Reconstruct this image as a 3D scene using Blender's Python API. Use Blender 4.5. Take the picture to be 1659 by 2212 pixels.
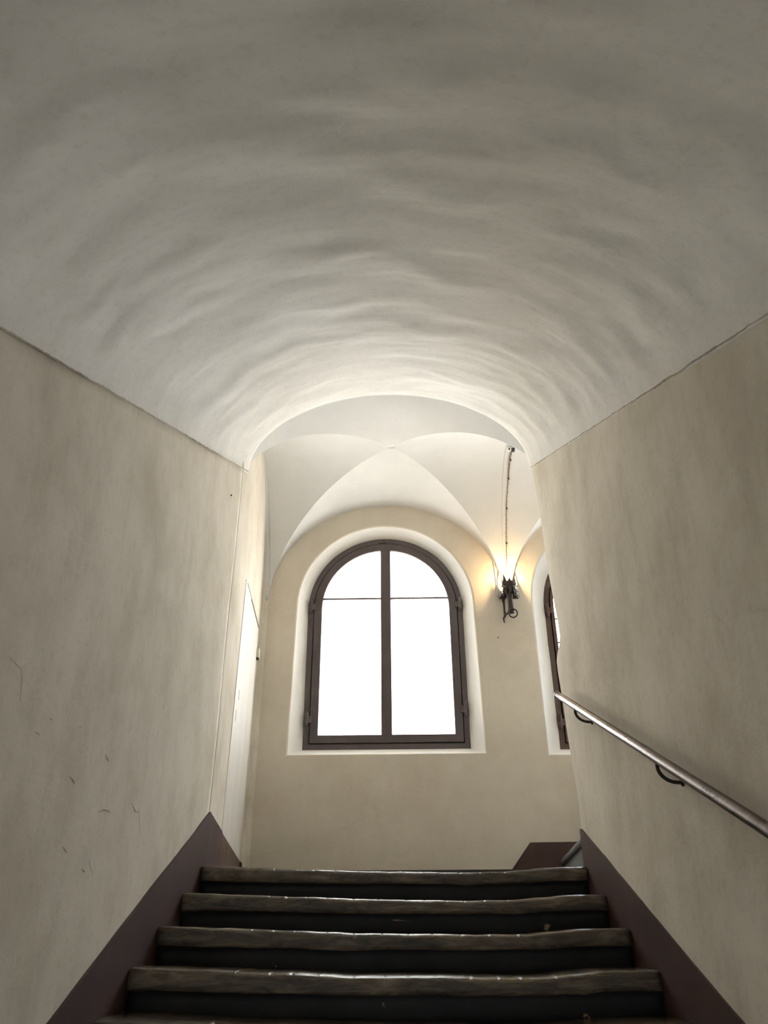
import bpy, bmesh, math, random
from mathutils import Vector, noise, Matrix
for _o in list(bpy.data.objects):
    bpy.data.objects.remove(_o)
S = bpy.context.scene
COL = S.collection
R = math.radians
random.seed(7)

# ------------------------------------------------------------------ camera
FPX = 1648.16
cam_d = bpy.data.cameras.new('camera')
cam_d.sensor_fit = 'VERTICAL'
cam_d.sensor_height = 24.0
cam_d.lens = FPX / 2212 * 24.0
cam_d.clip_start = 0.02
cam = bpy.data.objects.new('camera', cam_d)
COL.objects.link(cam)
P_, Y_, R_ = R(28.795), R(-0.787), R(-0.409)
fwd = Vector((math.sin(Y_) * math.cos(P_), math.cos(Y_) * math.cos(P_), math.sin(P_)))
rt = Vector((math.cos(Y_), -math.sin(Y_), 0))
up = rt.cross(fwd)
rt2 = rt * math.cos(R_) + up * math.sin(R_)
up2 = up * math.cos(R_) - rt * math.sin(R_)
m = Matrix((rt2, up2, -fwd)).transposed().to_4x4()
m.translation = (0, 0, 1.6)
cam.matrix_world = m
S.camera = cam

# ------------------------------------------------------------------ daylight
SKY_STRENGTH = 15.2
EXPOSURE = 0.0
world = bpy.data.worlds.new('sky')
S.world = world
world.use_nodes = True
wn, wl = world.node_tree.nodes, world.node_tree.links
wn.clear()
wo = wn.new('ShaderNodeOutputWorld')
bg = wn.new('ShaderNodeBackground')
tc = wn.new('ShaderNodeTexCoord')
sx = wn.new('ShaderNodeSeparateXYZ')
mr = wn.new('ShaderNodeMapRange')
mr.inputs['From Min'].default_value = -0.03
mr.inputs['From Max'].default_value = 0.03
mx = wn.new('ShaderNodeMix')
mx.data_type = 'RGBA'
mx.inputs['A'].default_value = (0.80, 0.83, 0.84, 1)    # pale paving and house fronts below the horizon
mx.inputs['B'].default_value = (0.84, 0.92, 1.0, 1)     # bright overcast sky
wl.new(tc.outputs['Generated'], sx.inputs[0])
wl.new(sx.outputs['Z'], mr.inputs['Value'])
wl.new(mr.outputs[0], mx.inputs['Factor'])
wl.new(mx.outputs['Result'], bg.inputs['Color'])
bg.inputs['Strength'].default_value = SKY_STRENGTH
wl.new(bg.outputs[0], wo.inputs['Surface'])
for cx, cy, cz, w_, h_, rx in ((-0.08, 6.36, 3.78, 1.5, 2.1, -90), (1.93, 6.36, 3.78, 1.5, 2.1, -90), (-0.3, -3.0, 0.66, 0.50, 1.6, 90)):   # portals: guide the sky's light to the two windows and the added fill doorway below
    ld = bpy.data.lights.new('sky_portal', 'AREA')
    ld.shape = 'RECTANGLE'
    ld.size, ld.size_y = w_, h_
    ld.cycles.is_portal = True
    lo = bpy.data.objects.new('sky_portal', ld)
    lo.location = (cx, cy, cz)
    lo.rotation_euler = (R(rx), 0, 0)
    COL.objects.link(lo)
S.view_settings.view_transform = 'Standard'
S.view_settings.look = 'None'
S.view_settings.exposure = EXPOSURE
S.view_settings.gamma = 1.0
S.view_settings.use_curve_mapping = False
S.cycles.max_bounces = 10
S.cycles.diffuse_bounces = 6
S.cycles.transparent_max_bounces = 12
S.cycles.use_adaptive_sampling = True
S.cycles.adaptive_threshold = 0.15
S.cycles.adaptive_min_samples = 16
S.cycles.sample_clamp_indirect = 8.0

# ------------------------------------------------------------------ materials
def new_mat(name):
    ma = bpy.data.materials.new(name)
    ma.use_nodes = True
    nt = ma.node_tree
    b = nt.nodes['Principled BSDF']
    return ma, nt, b

def nz(nt, vec, scale, detail=4, rough=0.55, dist=0.0):
    n = nt.nodes.new('ShaderNodeTexNoise')
    n.inputs['Scale'].default_value = scale
    n.inputs['Detail'].default_value = detail
    n.inputs['Roughness'].default_value = rough
    n.inputs['Distortion'].default_value = dist
    if vec is not None:
        nt.links.new(vec, n.inputs['Vector'])
    return n.outputs['Fac']

def mapping(nt, vec, scale, rot=(0, 0, 0)):
    n = nt.nodes.new('ShaderNodeMapping')
    n.inputs['Scale'].default_value = scale
    n.inputs['Rotation'].default_value = rot
    nt.links.new(vec, n.inputs['Vector'])
    return n.outputs[0]

def ramp(nt, fac, stops):
    n = nt.nodes.new('ShaderNodeValToRGB')
    e = n.color_ramp.elements
    while len(e) > 1:
        e.remove(e[0])
    e[0].position, e[0].color = stops[0][0], (*stops[0][1], 1)
    for p, c in stops[1:]:
        k = e.new(p)
        k.color = (*c, 1)
    nt.links.new(fac, n.inputs[0])
    return n.outputs[0]

def mixc(nt, fac, a, b, mode='MIX'):
    n = nt.nodes.new('ShaderNodeMix')
    n.data_type = 'RGBA'
    n.blend_type = mode
    for s, v in (('Factor', fac), ('A', a), ('B', b)):
        if isinstance(v, (int, float)):
            n.inputs[s].default_value = v
        elif isinstance(v, tuple):
            n.inputs[s].default_value = (*v, 1)
        else:
            nt.links.new(v, n.inputs[s])
    return n.outputs['Result']

def bump(nt, h, strength, dist, prev=None):
    n = nt.nodes.new('ShaderNodeBump')
    n.inputs['Strength'].default_value = strength
    n.inputs['Distance'].default_value = dist
    nt.links.new(h, n.inputs['Height'])
    if prev is not None:
        nt.links.new(prev, n.inputs['Normal'])
    return n.outputs[0]

def coords(nt, kind='Object'):
    return nt.nodes.new('ShaderNodeTexCoord').outputs[kind]

def g3(v):
    return (v, v, v)

def plaster(name, c1, c2, c3, streak=(9, 9, 2.8), kind='Object', streak_amt=0.5, bump_d=0.004, fine_amt=0.4):
    ma, nt, b = new_mat(name)
    out = nt.nodes['Material Output']
    nt.nodes.remove(b)
    b = nt.nodes.new('ShaderNodeBsdfDiffuse')
    nt.links.new(b.outputs[0], out.inputs[0])
    co = coords(nt, kind)
    big = nz(nt, co, 2.0, 3, 0.62)
    col = ramp(nt, big, [(0.30, c1), (0.50, c2), (0.70, c3)])
    st = nz(nt, mapping(nt, co, streak), 1.0, 2.5, 0.75)
    col = mixc(nt, streak_amt, col, ramp(nt, st, [(0.30, (0.74, 0.73, 0.71)), (0.52, g3(1.0)), (0.75, g3(1.05))]), 'MULTIPLY')
    fine = nz(nt, co, 26, 2.5, 0.8)
    col = mixc(nt, fine_amt, col, ramp(nt, fine, [(0.28, (0.82, 0.80, 0.77)), (0.5, g3(1.0))]), 'MULTIPLY')
    nt.links.new(col, b.inputs['Color'])
    h = nt.nodes.new('ShaderNodeMath'); h.operation = 'MULTIPLY_ADD'
    nt.links.new(st, h.inputs[0]); h.inputs[1].default_value = bump_d / 0.003
    nt.links.new(fine, h.inputs[2])
    nt.links.new(bump(nt, h.outputs[0], 0.5, 0.003), b.inputs['Normal'])
    return ma

M = {}
M['wall'] = plaster('wall_plaster', (0.62, 0.565, 0.47), (0.715, 0.66, 0.565), (0.79, 0.73, 0.635), streak_amt=0.27, bump_d=0.0025)
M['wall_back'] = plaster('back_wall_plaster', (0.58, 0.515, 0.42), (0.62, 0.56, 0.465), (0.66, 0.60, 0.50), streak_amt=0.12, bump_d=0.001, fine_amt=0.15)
M['vault'] = plaster('vault_plaster', (0.76, 0.742, 0.70), (0.82, 0.802, 0.76), (0.86, 0.842, 0.805), streak=(0.9, 7, 1), kind='UV', streak_amt=0.22, bump_d=0.006)
M['groin'] = plaster('groin_plaster', (0.65, 0.645, 0.625), (0.68, 0.675, 0.655), (0.71, 0.705, 0.685), streak=(3, 3, 3), streak_amt=0.12, bump_d=0.002, fine_amt=0.12)
M['reveal'] = plaster('reveal_limewash', (0.72, 0.695, 0.65), (0.76, 0.735, 0.69), (0.79, 0.765, 0.72), streak=(3, 3, 3), streak_amt=0.12, bump_d=0.002, fine_amt=0.15)
M['crack'] = plaster('rough_plaster', (0.42, 0.38, 0.31), (0.54, 0.49, 0.42), (0.66, 0.61, 0.52), streak=(30, 30, 30), streak_amt=0.8)
M['flake'] = plaster('flake_plaster', (0.66, 0.60, 0.50), (0.72, 0.66, 0.56), (0.76, 0.70, 0.60), streak_amt=0.1)

def paint(name, c, c2, rough=0.5, scale=6, bumpd=0.002, spec=0.4, streak=None):
    ma, nt, b = new_mat(name)
    co = coords(nt)
    v = mapping(nt, co, streak) if streak else co
    f = nz(nt, v, scale, 6, 0.65, 0.3)
    nt.links.new(ramp(nt, f, [(0.3, c), (0.7, c2)]), b.inputs['Base Color'])
    b.inputs['Roughness'].default_value = rough
    b.inputs['Specular IOR Level'].default_value = spec
    nt.links.new(bump(nt, nz(nt, v, scale * 6, 5), 0.5, bumpd), b.inputs['Normal'])
    return ma

M['maroon'] = paint('maroon_skirting_paint', (0.050, 0.026, 0.022), (0.075, 0.042, 0.036), 0.55, 5, 0.002, 0.3)
M['brownwood'] = paint('worn_brown_paint', (0.06, 0.035, 0.025), (0.16, 0.11, 0.075), 0.6, 3, 0.002, 0.3, (8, 8, 0.8))
M['frame'] = paint('window_frame_paint', (0.075, 0.058, 0.057), (0.098, 0.078, 0.076), 0.5, 8, 0.0008, 0.45)
M['frame2'] = paint('brown_wood_frame', (0.050, 0.026, 0.018), (0.085, 0.046, 0.030), 0.42, 4, 0.001, 0.45, (8, 8, 1))
M['door'] = paint('white_door_paint', (0.62, 0.595, 0.545), (0.70, 0.675, 0.625), 0.55, 3, 0.001, 0.4, (6, 6, 0.6))
M['gap'] = paint('gap_shade_and_fittings', (0.035, 0.022, 0.016), (0.10, 0.065, 0.045), 0.8, 6)  # dark brown for the door gap's painted shade and small dark fittings
M['iron'] = paint('wrought_iron', (0.022, 0.015, 0.012), (0.055, 0.035, 0.025), 0.45, 40, 0.001, 0.5)
M['iron'].node_tree.nodes['Principled BSDF'].inputs['Metallic'].default_value = 0.4
M['cable'] = paint('fabric_cable', (0.20, 0.15, 0.09), (0.30, 0.23, 0.15), 0.8, 60)
M['white'] = paint('white_porcelain', (0.75, 0.73, 0.70), (0.82, 0.80, 0.77), 0.3, 10)
M['black'] = paint('black_bakelite', (0.01, 0.01, 0.01), (0.02, 0.02, 0.02), 0.35, 10)
M['floor'] = paint('dark_floor', (0.045, 0.040, 0.036), (0.085, 0.075, 0.065), 0.55, 5)

def rail_mat():
    ma, nt, b = new_mat('worn_steel_rail')
    co = coords(nt)
    f = nz(nt, co, 30, 6, 0.7)
    nt.links.new(ramp(nt, f, [(0.35, (0.055, 0.040, 0.032)), (0.65, (0.13, 0.10, 0.085))]), b.inputs['Base Color'])
    b.inputs['Metallic'].default_value = 0.75
    nt.links.new(ramp(nt, f, [(0.3, g3(0.24)), (0.7, g3(0.40))]), b.inputs['Roughness'])
    nt.links.new(bump(nt, nz(nt, co, 70, 4), 0.35, 0.0012), b.inputs['Normal'])
    return ma
M['rail'] = rail_mat()

def tread_mat():
    ma, nt, b = new_mat('worn_step_edge')
    co = coords(nt)
    f = nz(nt, mapping(nt, co, (5, 26, 26)), 1.0, 6, 0.75, 0.6)
    col = ramp(nt, f, [(0.30, (0.018, 0.014, 0.011)), (0.46, (0.065, 0.048, 0.032)), (0.58, (0.14, 0.108, 0.066)), (0.72, (0.23, 0.19, 0.12))])
    f2 = nz(nt, co, 3.0, 3, 0.5)
    col = mixc(nt, 0.7, col, ramp(nt, f2, [(0.35, g3(0.45)), (0.65, g3(1.1))]), 'MULTIPLY')
    nt.links.new(col, b.inputs['Base Color'])
    ge = nt.nodes.new('ShaderNodeNewGeometry')
    se = nt.nodes.new('ShaderNodeSeparateXYZ')
    nt.links.new(ge.outputs['Normal'], se.inputs[0])
    nt.links.new(ramp(nt, se.outputs['Z'], [(0.25, g3(0.55)), (0.75, g3(0.17))]), b.inputs['Roughness'])   # feet have polished the top
    b.inputs['Specular IOR Level'].default_value = 0.6
    nt.links.new(bump(nt, nz(nt, mapping(nt, co, (6, 40, 40)), 1.0, 5, 0.75), 0.6, 0.006), b.inputs['Normal'])
    return ma
M['tread'] = tread_mat()

def riser_mat():
    ma, nt, b = new_mat('black_riser_paint')
    co = coords(nt)
    base = ramp(nt, nz(nt, co, 7, 5), [(0.3, (0.012, 0.0125, 0.013)), (0.7, (0.022, 0.023, 0.024))])
    chip = nz(nt, mapping(nt, co, (5, 5, 9)), 1.0, 5, 0.6, 0.8)
    mask = ramp(nt, chip, [(0.70, g3(0)), (0.715, g3(1))])
    col = mixc(nt, mask, base, (0.30, 0.22, 0.12))
    nt.links.new(col, b.inputs['Base Color'])
    b.inputs['Roughness'].default_value = 0.55
    b.inputs['Specular IOR Level'].default_value = 0.3
    nt.links.new(bump(nt, nz(nt, co, 25, 5), 0.5, 0.002), b.inputs['Normal'])
    return ma
M['riser'] = riser_mat()
M['winder_riser'] = paint('grey_riser_paint', (0.13, 0.14, 0.14), (0.20, 0.21, 0.20), 0.6, 4, 0.001, 0.3, (8, 8, 1))

def glass(name, trans, tint, transl):
    ma = bpy.data.materials.new(name)
    ma.use_nodes = True
    nt = ma.node_tree
    nt.nodes.clear()
    out = nt.nodes.new('ShaderNodeOutputMaterial')
    tr = nt.nodes.new('ShaderNodeBsdfTransparent')
    tr.inputs[0].default_value = (*trans, 1)
    tl = nt.nodes.new('ShaderNodeBsdfTranslucent')
    tl.inputs[0].default_value = (*tint, 1)
    a = nt.nodes.new('ShaderNodeMixShader')
    a.inputs[0].default_value = transl
    gl = nt.nodes.new('ShaderNodeBsdfGlossy')
    gl.inputs['Roughness'].default_value = 0.15
    b = nt.nodes.new('ShaderNodeMixShader')
    b.inputs[0].default_value = 0.05
    nt.links.new(tr.outputs[0], a.inputs[1])
    nt.links.new(tl.outputs[0], a.inputs[2])
    if transl > 0.2:
        nt.links.new(a.outputs[0], out.inputs[0])
        return ma
    nt.links.new(a.outputs[0], b.inputs[1])
    nt.links.new(gl.outputs[0], b.inputs[2])
    nt.links.new(b.outputs[0], out.inputs[0])
    return ma
M['frosted'] = glass('frosted_glass', (0.99, 0.96, 0.92), (0.98, 0.945, 0.90), 0.45)
M['clear'] = glass('clear_glass', (0.93, 0.96, 1.0), (0.9, 0.95, 1.0), 0.03)

def bulb_mat():
    ma = bpy.data.materials.new('bulb_glass')
    ma.use_nodes = True
    nt = ma.node_tree
    nt.nodes.clear()
    out = nt.nodes.new('ShaderNodeOutputMaterial')
    tr = nt.nodes.new('ShaderNodeBsdfTransparent')
    gl = nt.nodes.new('ShaderNodeBsdfGlossy')
    gl.inputs['Roughness'].default_value = 0.05
    mi = nt.nodes.new('ShaderNodeMixShader')
    mi.inputs[0].default_value = 0.05
    nt.links.new(tr.outputs[0], mi.inputs[1]); nt.links.new(gl.outputs[0], mi.inputs[2]); nt.links.new(mi.outputs[0], out.inputs[0])
    return ma
M['bulb'] = bulb_mat()

# ------------------------------------------------------------------ helpers
def link(o, parent=None):
    COL.objects.link(o)
    if parent is not None:
        o.parent = parent
    return o

def tag(o, label=None, cat=None, group=None, kind=None):
    if label: o['label'] = label
    if cat: o['category'] = cat
    if group: o['group'] = group
    if kind: o['kind'] = kind
    return o

def empty(name, loc=(0, 0, 0), parent=None):
    o = bpy.data.objects.new(name, None)
    o.empty_display_size = 0.1
    link(o, parent)
    o.location = loc
    return o

def mesh_obj(name, verts, faces, mat, parent=None, smooth=False, uvs=None):
    """verts are world coordinates; a parent that is an Empty away from the origin is compensated"""
    off = Vector((0, 0, 0))
    q = parent
    while q is not None:
        off += q.location
        q = q.parent
    me = bpy.data.meshes.new(name)
    me.from_pydata([tuple(Vector(v) - off) for v in verts], [], faces)
    if uvs is not None:
        ul = me.uv_layers.new(name='UVMap')
        for lp in me.loops:
            ul.data[lp.index].uv = uvs[lp.vertex_index]
    me.update()
    if smooth:
        me.polygons.foreach_set('use_smooth', [True] * len(me.polygons))
    me.materials.append(M[mat])
    o = bpy.data.objects.new(name, me)
    return link(o, parent)

def surf(name, f, us, vs, mat, inside, thick=0.0, parent=None, uvf=None):
    """a plaster skin f(u, v); thickened away from the room"""
    nu, nv = len(us), len(vs)
    verts = [Vector(f(u, v)) for u in us for v in vs]
    uvs = [uvf(u, v) for u in us for v in vs] if uvf else None
    faces = []
    for i in range(nu - 1):
        for j in range(nv - 1):
            faces.append((i * nv + j, (i + 1) * nv + j, (i + 1) * nv + j + 1, i * nv + j + 1))
    fc = faces[len(faces) // 2]
    a, b, c = verts[fc[0]], verts[fc[1]], verts[fc[2]]
    if (b - a).cross(c - a).dot(Vector(inside) - a) < 0:
        faces = [tuple(reversed(q)) for q in faces]
    o = mesh_obj(name, verts, faces, mat, parent, True, uvs)
    if thick:
        md = o.modifiers.new('thickness', 'SOLIDIFY')
        md.thickness = thick
        md.offset = -1
        md.use_even_offset = False
    return o

def lin(a, b, n):
    return [a + (b - a) * i / (n - 1) for i in range(n)]

def nse(x, y, z=0.0):
    return noise.noise(Vector((x, y, z)))

class MB:
    def __init__(s):
        s.v, s.f = [], []
    def add(s, verts, faces):
        k = len(s.v)
        s.v += [Vector(q) for q in verts]
        s.f += [tuple(i + k for i in f) for f in faces]
    def box(s, lo, hi):
        x0, y0, z0 = lo; x1, y1, z1 = hi
        s.add([(x0, y0, z0), (x1, y0, z0), (x1, y1, z0), (x0, y1, z0), (x0, y0, z1), (x1, y0, z1), (x1, y1, z1), (x0, y1, z1)],
              [(0, 3, 2, 1), (4, 5, 6, 7), (0, 1, 5, 4), (1, 2, 6, 5), (2, 3, 7, 6), (3, 0, 4, 7)])
    def tube(s, pts, rad, n=10, cap=True):
        pts = [Vector(p) for p in pts]
        rads = rad if isinstance(rad, (list, tuple)) else [rad] * len(pts)
        ref = None
        rings = []
        for i, p in enumerate(pts):
            d = (pts[min(i + 1, len(pts) - 1)] - pts[max(i - 1, 0)]).normalized()
            if ref is None:
                ref = Vector((0, 0, 1)) if abs(d.z) < 0.9 else Vector((1, 0, 0))
            a = (ref - d * ref.dot(d)).normalized()
            b = d.cross(a)
            ref = a
            rings.append([p + (a * math.cos(2 * math.pi * k / n) + b * math.sin(2 * math.pi * k / n)) * rads[i] for k in range(n)])
        vs = [q for r_ in rings for q in r_]
        fs = []
        for i in range(len(pts) - 1):
            for k in range(n):
                k2 = (k + 1) % n
                fs.append((i * n + k, i * n + k2, (i + 1) * n + k2, (i + 1) * n + k))
        if cap:
            fs.append(tuple(range(n - 1, -1, -1)))
            fs.append(tuple((len(pts) - 1) * n + k for k in range(n)))
        s.add(vs, fs)
    def lathe(s, cx, cy, prof, n=20):
        vs, fs = [], []
        for r_, z in prof:
            for k in range(n):
                t = 2 * math.pi * k / n
                vs.append((cx + r_ * math.cos(t), cy + r_ * math.sin(t), z))
        for i in range(len(prof) - 1):
            for k in range(n):
                k2 = (k + 1) % n
                fs.append((i * n + k, i * n + k2, (i + 1) * n + k2, (i + 1) * n + k))
        s.add(vs, fs)
    def torus(s, c, ax, R0, r0, n=28, mm=8):
        c = Vector(c); ax = Vector(ax).normalized()
        a = ax.orthogonal().normalized(); b = ax.cross(a)
        vs, fs = [], []
        for i in range(n):
            t = 2 * math.pi * i / n
            d = a * math.cos(t) + b * math.sin(t)
            for j in range(mm):
                q = 2 * math.pi * j / mm
                vs.append(c + d * (R0 + r0 * math.cos(q)) + ax * r0 * math.sin(q))
        for i in range(n):
            for j in range(mm):
                fs.append((i * mm + j, ((i + 1) % n) * mm + j, ((i + 1) % n) * mm + (j + 1) % mm, i * mm + (j + 1) % mm))
        s.add(vs, fs)
    def prism(s, poly, y0, y1):
        """polygon of (x, z) pushed from y0 to y1"""
        n = len(poly)
        vs = [(x, y0, z) for x, z in poly] + [(x, y1, z) for x, z in poly]
        fs = [tuple(range(n)), tuple(range(2 * n - 1, n - 1, -1))]
        for i in range(n):
            j = (i + 1) % n
            fs.append((i, n + i, n + j, j))
        s.add(vs, fs)
    def build(s, name, mat, parent=None, smooth=False, bevel=0.0):
        o = mesh_obj(name, s.v, s.f, mat, parent, smooth)
        bm = bmesh.new(); bm.from_mesh(o.data)
        bmesh.ops.recalc_face_normals(bm, faces=bm.faces)
        bm.to_mesh(o.data); bm.free()
        if bevel:
            md = o.modifiers.new('bevel', 'BEVEL')
            md.width = bevel; md.segments = 2; md.limit_method = 'ANGLE'
        return o

# ------------------------------------------------------------------ the stairwell's measures (metres)
XL, XR = -0.973, 0.927           # stair walls
YA = 4.385                       # where the stair vault ends
YF = 5.90                        # window wall
Y1, Z1, TREAD, RISE = 3.137, 1.478, 0.314, 0.1317
VS = 0.4764                      # slope of the vault
FLOOR0 = -0.115                  # lower landing
LAND = 1.868                     # upper landing
YB = -2.6                        # wall behind

def zspring(y):
    return 3.1875 + VS * (max(y, -0.6) - 2.0)

def land_x(y):                   # the wall beyond the vault flares a little
    return XL + (y - 4.19) / (5.9 - 4.19) * (-1.10 - XL)

def rough(a, b, s=0.0):
    return 0.006 * nse(a * 1.6, b * 1.3, s) + 0.0025 * nse(a * 6, b * 4.5, s + 5)

# ---- left wall of the stair
ys = lin(YB - 0.1, 4.19, 150)
ts = lin(0, 1, 56)
def f_wl(y, t):
    z0 = FLOOR0 - 0.2 if y < 0 else FLOOR0 + 0.35 * max(0, y - 0.6) - 0.2
    z = z0 + (zspring(y) + 0.012 - z0) * t
    return (XL + rough(y, z, 1.3), y, z)
wall_left = surf('wall_left', f_wl, ys, ts, 'wall', (0, 2, 2), 0.35)
tag(wall_left, 'mottled cream plaster wall beside the stairs, opposite the handrail', 'wall', kind='structure')

# ---- left wall of the landing, turning with a soft cove into the window wall
path = [(land_x(y), y) for y in lin(4.19, 5.85, 46)]
for k in range(1, 9):
    t = k / 8 * math.pi / 2
    path.append((land_x(5.85) + 0.05 * (1 - math.cos(t)), 5.85 + 0.05 * math.sin(t)))
path += [(-0.97, 5.901), (-0.95, 5.912)]
def f_wll(i, z):
    x, y = path[i]
    w = min(1.0, max(0.0, (y - 4.19) / 0.3))
    return (x + rough(y, z, 4.2) * 0.15 * w - 0.0012 * w + rough(y, z, 1.3) * (1 - w), y, z)
o = surf('wall_left_landing', f_wll, list(range(len(path))), lin(1.6, 5.35, 60), 'wall', (0, 5.2, 3), 0.3)
tag(o, 'pale plaster wall of the landing holding the flush white door', 'wall', kind='structure')

# ---- right wall of the stair, with its worn wavy end
EDGE = [(4.411, 4.40), (4.411, 4.321), (4.321, 4.129), (4.288, 3.965), (4.262, 3.77), (4.260, 3.601), (4.243, 3.487), (4.21, 3.369), (4.18, 3.245),
        (4.152, 3.136), (4.146, 3.045), (4.17, 3.012), (4.205, 3.002), (4.267, 2.985), (4.305, 2.955), (4.301, 2.869), (4.27, 2.738),
        (4.26, 2.582), (4.23, 2.423), (4.204, 2.306), (4.183, 2.188), (4.183, 2.064), (4.183, 1.5)]
def edge_y(z):
    for (ya, za), (yb, zb) in zip(EDGE, EDGE[1:]):
        if zb <= z <= za:
            k = (z - zb) / (za - zb)
            return yb + (ya - yb) * k
    return EDGE[0][0] if z > 4.4 else 4.183
us = lin(0, 1, 140) + [1 + 0.15 * k for k in range(1, 9)] + [2.4, 2.8]
zz = sorted(set([round(q, 4) for q in lin(0, 1, 240)]))
def f_wr(u, t):
    if u <= 1:
        y = YB - 0.1 + (4.0 - YB + 0.1) * u
        z0 = FLOOR0 - 0.2 if y < 0 else FLOOR0 + 0.35 * max(0, y - 0.6) - 0.2
        z = z0 + (zspring(y) + 0.012 - z0) * t
        return (XR - rough(y, z, 8.8) * (1 if y < 3.8 else 0.4), y, z)
    yy = 4.0
    z0 = FLOOR0 + 0.35 * (yy - 0.6) - 0.2
    z = z0 + (zspring(4.0) + 0.012 - z0) * t
    ye = edge_y(z) if z > 1.5 else 4.183
    w = (u - 1) / 1.2
    rr = 0.035
    if w <= 0.5:                                   # along the wall towards its end
        k = w / 0.5
        z += k * t * (zspring(ye) - zspring(4.0))
        ye = edge_y(z) if z > 1.5 else 4.183
        return (XR - rough(4.0, z, 8.8) * 0.4, 4.0 + (ye - rr - 4.0) * k, z)
    z += t * (zspring(ye) - zspring(4.0))
    ye = edge_y(z) if z > 1.5 else 4.183
    if w <= 1.0001:
        a = (w - 0.5) / 0.5 * math.pi / 2
        return (XR + rr * (1 - math.cos(a)), ye - rr + rr * math.sin(a), z)
    return (XR + rr + (w - 1) * 0.75, ye, z)
o = surf('wall_right', f_wr, us, zz, 'wall', (0, 2, 2), 0.0)
tag(o, 'streaked cream plaster wall carrying the steel handrail', 'wall', kind='structure')
b = MB()                                            # the masonry behind that skin
b.add([(1.03, YB - 0.1, -0.4), (1.3, YB - 0.1, -0.4), (1.3, 4.10, -0.4), (1.03, 4.10, -0.4),
       (1.03, YB - 0.1, 5.4), (1.3, YB - 0.1, 5.4), (1.3, 4.10, 5.4), (1.03, 4.10, 5.4)],
      [(0, 3, 2, 1), (4, 5, 6, 7), (0, 1, 5, 4), (1, 2, 6, 5), (2, 3, 7, 6), (3, 0, 4, 7)])
b.build('masonry', 'wall', o)

# ---- stair vault
XC, VA, VH = -0.025, 0.952, 0.65
def f_v(a, y):
    d = 0.020 * nse(a * 1.5, y * 2.6 + 0.6 * math.sin(a * 2), 3.0) + 0.019 * nse(a * 2.2, y * 6.0 + 0.8 * nse(a * 3, y), 9.0) + 0.0075 * nse(a * 4, y * 13.0 + 0.8 * nse(a * 5, y * 2), 1.0)
    d *= min(1.0, (YA - y) / 0.15 + 0.15)
    ca, sa = math.cos(a), math.sin(a)
    d *= min(1.0, 0.15 + sa / 0.35)
    return (XC - (VA + d) * ca, y, zspring(y) + (VH + d) * sa)
o = surf('ceiling', f_v, lin(0, math.pi, 130), lin(YB - 0.1, YA, 230), 'vault', (0, 2, 2.2), 0.30,
         uvf=lambda a, y: (a * 0.9, y))
tag(o, 'whitewashed barrel vault rising over the stairs with trowel waves', 'ceiling', kind='structure')

# ragged joint where wall and vault meet
for k, (xx, sgn) in enumerate(((XL, 1), (XR, -1))):
    b = MB()
    pts, rd = [], []
    for i in range(260):
        y = -0.4 + (YA - 0.02 + 0.4) * i / 259
        pts.append((xx + sgn * (0.001 + 0.002 * nse(y * 30, k)), y, zspring(y) + 0.010 + 0.004 * nse(y * 9, k + 4) + 0.003 * nse(y * 40, k + 8)))
        rd.append(0.0022 + 0.004 * abs(nse(y * 22, k + 2)))
    b.tube(pts, rd, 7)
    o = b.build('trim_%d' % (k + 1), 'crack', None, True)
    tag(o, 'ragged plaster joint between vault and %s wall' % ('bare' if k == 0 else 'handrail'), 'plaster joint', kind='structure')

# ---- spandrel above the vault's end, seen from the landing
zc_top = 5.5
def f_sp(i, t):
    if i == 0: x, z = -1.45, 4.25
    elif i == 1: x, z = XC - VA - 0.04, 4.29
    elif i < 62:
        a = (i - 2) / 59 * math.pi
        x, z = XC - (VA + 0.04) * math.cos(a), zspring(YA) + (VH + 0.04) * math.sin(a)
    elif i == 62: x, z = XC + VA + 0.04, 4.29
    else: x, z = 1.3, 4.25
    return (x, YA + 0.003, z + (zc_top - z) * t)
o = surf('wall_arch', f_sp, list(range(64)), lin(0, 1, 8), 'groin', (0, 2, 4.6), 0.06)
tag(o, 'plaster arch wall closing the stair vault above the landing', 'wall', kind='structure')
b = MB(); b.box((1.30, 4.20, 1.2), (3.3, 4.40, 5.5))
o = b.build('wall_front_landing', 'wall_back'); tag(o, 'plaster wall of the upper flight facing the second window', 'wall', kind='structure')

# ---- landing groin vault
ZS, GH, YC, GB = 3.996, 1.032, 5.15, 0.752
def gz(mn, v):
    k = 0.121 * v * v if v > 0 else 0.03 * v
    return ZS + GH * math.sqrt(max(0.0, 1 - mn * mn)) * (1 - k)
def web_pt(xc, a, u, v, mn):
    sh = 0.065 * (1 - abs(v)) * (1 - abs(u))
    z = gz(mn, v) + 0.006 * nse(u * 2 + xc, v * 2, 2.2)
    if v < 0:                                   # the bay widens towards the stair so its springers rest on the walls
        a *= 1 + ((0.18 if u > 0 else 0.05) if xc < 1 else (0.0 if u > 0 else -0.15)) * -v
    return (xc + u * a + sh, YC + v * GB, z)
cv, cf = [], []
def add_grid(fn, us, vs):
    k = len(cv)
    nu, nv = len(us), len(vs)
    P = [Vector(fn(u, v)) for u in us for v in vs]
    F = []
    for i in range(nu - 1):
        for j in range(nv - 1):
            F.append((k + i * nv + j, k + (i + 1) * nv + j, k + (i + 1) * nv + j + 1, k + i * nv + j + 1))
    cv.extend(P)
    q = F[len(F) // 2 + 3]
    n = (cv[q[1]] - cv[q[0]]).cross(cv[q[2]] - cv[q[0]])
    if n.dot(Vector((P[len(P) // 2].x * 0.5, 5.15, 2.5)) - cv[q[0]]) < 0:
        F = [tuple(reversed(x)) for x in F]
    cf.extend(F)
rs = [(i / 36) for i in range(37)]
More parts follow.
